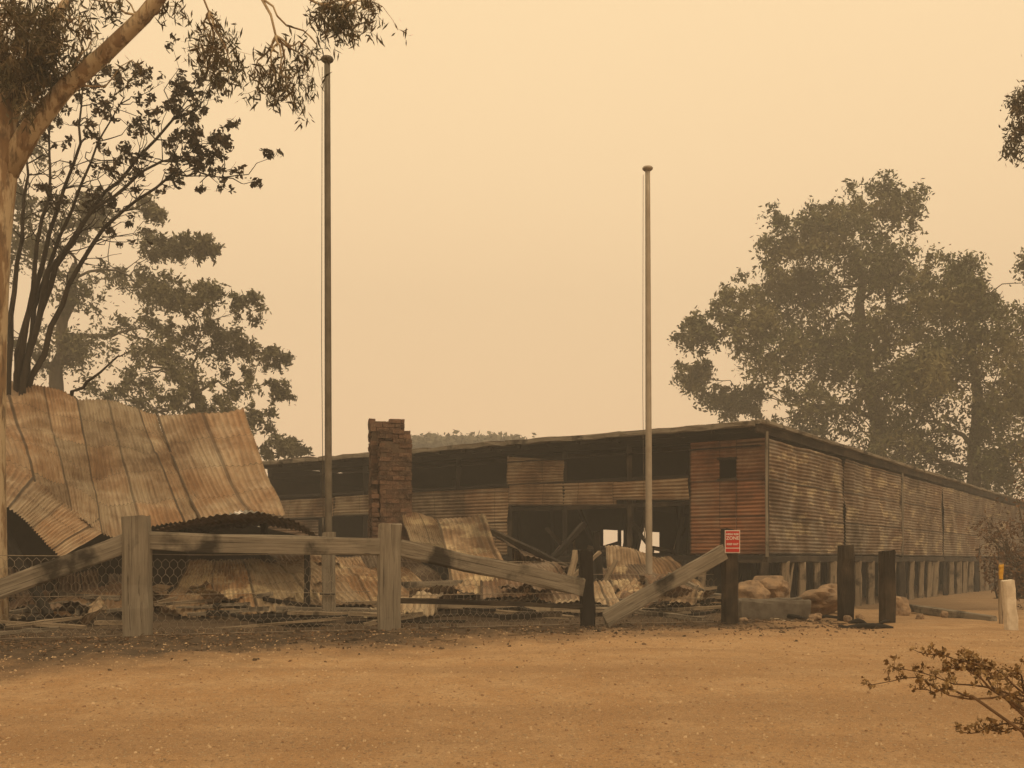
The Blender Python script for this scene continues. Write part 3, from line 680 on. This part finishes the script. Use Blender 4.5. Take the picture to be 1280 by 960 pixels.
# foreground dry shrub at the roadside
root=empty('dry_shrub'); T=Tubes(); C=[]; D=4.0
base=Vector((2.75,4.1,gz(2.75,4.1)))
main=[((1300,880),(1090,856)),((1290,880),(1118,836)),((1310,870),(1148,815)),((1240,862),(1180,835)),((1250,866),(1205,826)),((1290,870),(1238,842)),((1320,915),(1195,914)),((1310,920),(1228,908)),((1330,880),(1262,870)),((1400,860),(1330,800)),((1400,860),(1380,840)),((1400,860),(1420,760)),((1215,870),(1150,862)),((1330,900),(1270,888))]
for (mx_,my_),(px,py) in main:
    e=W(px,py,D+random.uniform(-.15,.15)); mid=W(mx_,my_,D)
    T.branch(base,mid,.010,.006,.08,5,5); P=T.branch(mid,e,.0055,.0016,.12,12,5,.06)
    for j in range(3,13):
        for k in range(3):
            if random.random()<.25: continue
            q=P[j]+Vector((random.gauss(-.008,.016),random.gauss(0,.02),random.gauss(.016,.013))); T.branch(P[j],q,.0016,.001,.1,2,3)
            C.append(np.array(q)+rng.normal(size=(7,3))*.0065)
T.ob('stems',mat_bark('shrub_stem',(.18,.11,.06),(.11,.07,.04),(.07,.045,.03)),root); leaves('foliage',np.concatenate(C),.020,.012,M['leaf_shrub'],root,.0)

# ------------------------------------------------------------------ bushfire smoke hanging over the site
def haze():
    x0,x1,y0,y1,z0,z1=-170,170,-30,150,-3,40
    vs=[(x,y,z) for z in(z0,z1) for x,y in((x0,y0),(x1,y0),(x1,y1),(x0,y1))]
    me=bpy.data.meshes.new('smoke_haze'); me.from_pydata(vs,[],[(3,2,1,0),(4,5,6,7),(0,1,5,4),(1,2,6,5),(2,3,7,6),(3,0,4,7)])
    m=bpy.data.materials.new('smoke'); m.use_nodes=True; n=m.node_tree.nodes; n.remove(n['Principled BSDF'])
    v=n.new('ShaderNodeVolumeScatter'); v.inputs['Color'].default_value=(1,.95,.90,1); v.inputs['Density'].default_value=.0047; v.inputs['Anisotropy'].default_value=0
    m.node_tree.links.new(v.outputs[0],n['Material Output'].inputs['Volume']); me.materials.append(m)
    link(bpy.data.objects.new('smoke_haze',me))
haze()
# ------------------------------------------------------------------ world, sun, camera
w=bpy.data.worlds.new('World'); scene.world=w; w.use_nodes=True; nt=w.node_tree; bg=nt.nodes['Background']
sky=nt.nodes.new('ShaderNodeTexSky'); sky.sky_type='NISHITA'; sky.sun_disc=False; sky.sun_elevation=math.radians(52); sky.sun_rotation=math.radians(150); sky.dust_density=8; sky.air_density=2
tc=nt.nodes.new('ShaderNodeTexCoord'); sp=nt.nodes.new('ShaderNodeSeparateXYZ'); nt.links.new(tc.outputs['Generated'],sp.inputs[0])
ns=nt.nodes.new('ShaderNodeTexNoise'); nt.links.new(tc.outputs['Generated'],ns.inputs['Vector']); ns.inputs['Scale'].default_value=1.6; ns.inputs['Detail'].default_value=3
ad=nt.nodes.new('ShaderNodeMath'); ad.operation='MULTIPLY_ADD'; nt.links.new(ns.outputs['Fac'],ad.inputs[0]); ad.inputs[1].default_value=.16; nt.links.new(sp.outputs[2],ad.inputs[2])
cr=nt.nodes.new('ShaderNodeValToRGB'); nt.links.new(ad.outputs[0],cr.inputs[0]); e=cr.color_ramp.elements
e[0].position=.0; e[0].color=(.95,.605,.325,1); e[1].position=.7; e[1].color=(1.0,.735,.415,1)
x=e.new(.22); x.color=(.98,.64,.35,1); x=e.new(.45); x.color=(1.0,.70,.39,1)
sc=nt.nodes.new('ShaderNodeVectorMath'); sc.operation='SCALE'; nt.links.new(sky.outputs[0],sc.inputs[0]); sc.inputs['Scale'].default_value=.08
mx=nt.nodes.new('ShaderNodeMix'); mx.data_type='RGBA'; mx.inputs[0].default_value=.96; nt.links.new(sc.outputs[0],mx.inputs[6]); nt.links.new(cr.outputs[0],mx.inputs[7])
nt.links.new(mx.outputs[2],bg.inputs[0]); bg.inputs[1].default_value=1.22
su=bpy.data.lights.new('sun','SUN'); su.energy=1.0; su.angle=math.radians(14); su.color=(1,.76,.48); so=link(bpy.data.objects.new('sun',su))
el,az=math.radians(52),math.radians(150); dv=Vector((math.sin(az)*math.cos(el),math.cos(az)*math.cos(el),math.sin(el))); so.rotation_euler=dv.to_track_quat('Z','Y').to_euler()
cam=bpy.data.cameras.new('camera'); co=link(bpy.data.objects.new('camera',cam)); co.location=(0,0,EYE); co.rotation_euler=(math.pi/2,0,0)
cam.lens=36; cam.sensor_width=36; cam.shift_y=220/1280; cam.clip_end=4000; cam.clip_start=.05; scene.camera=co
scene.view_settings.view_transform='Standard'; scene.view_settings.look='None'; scene.view_settings.exposure=0
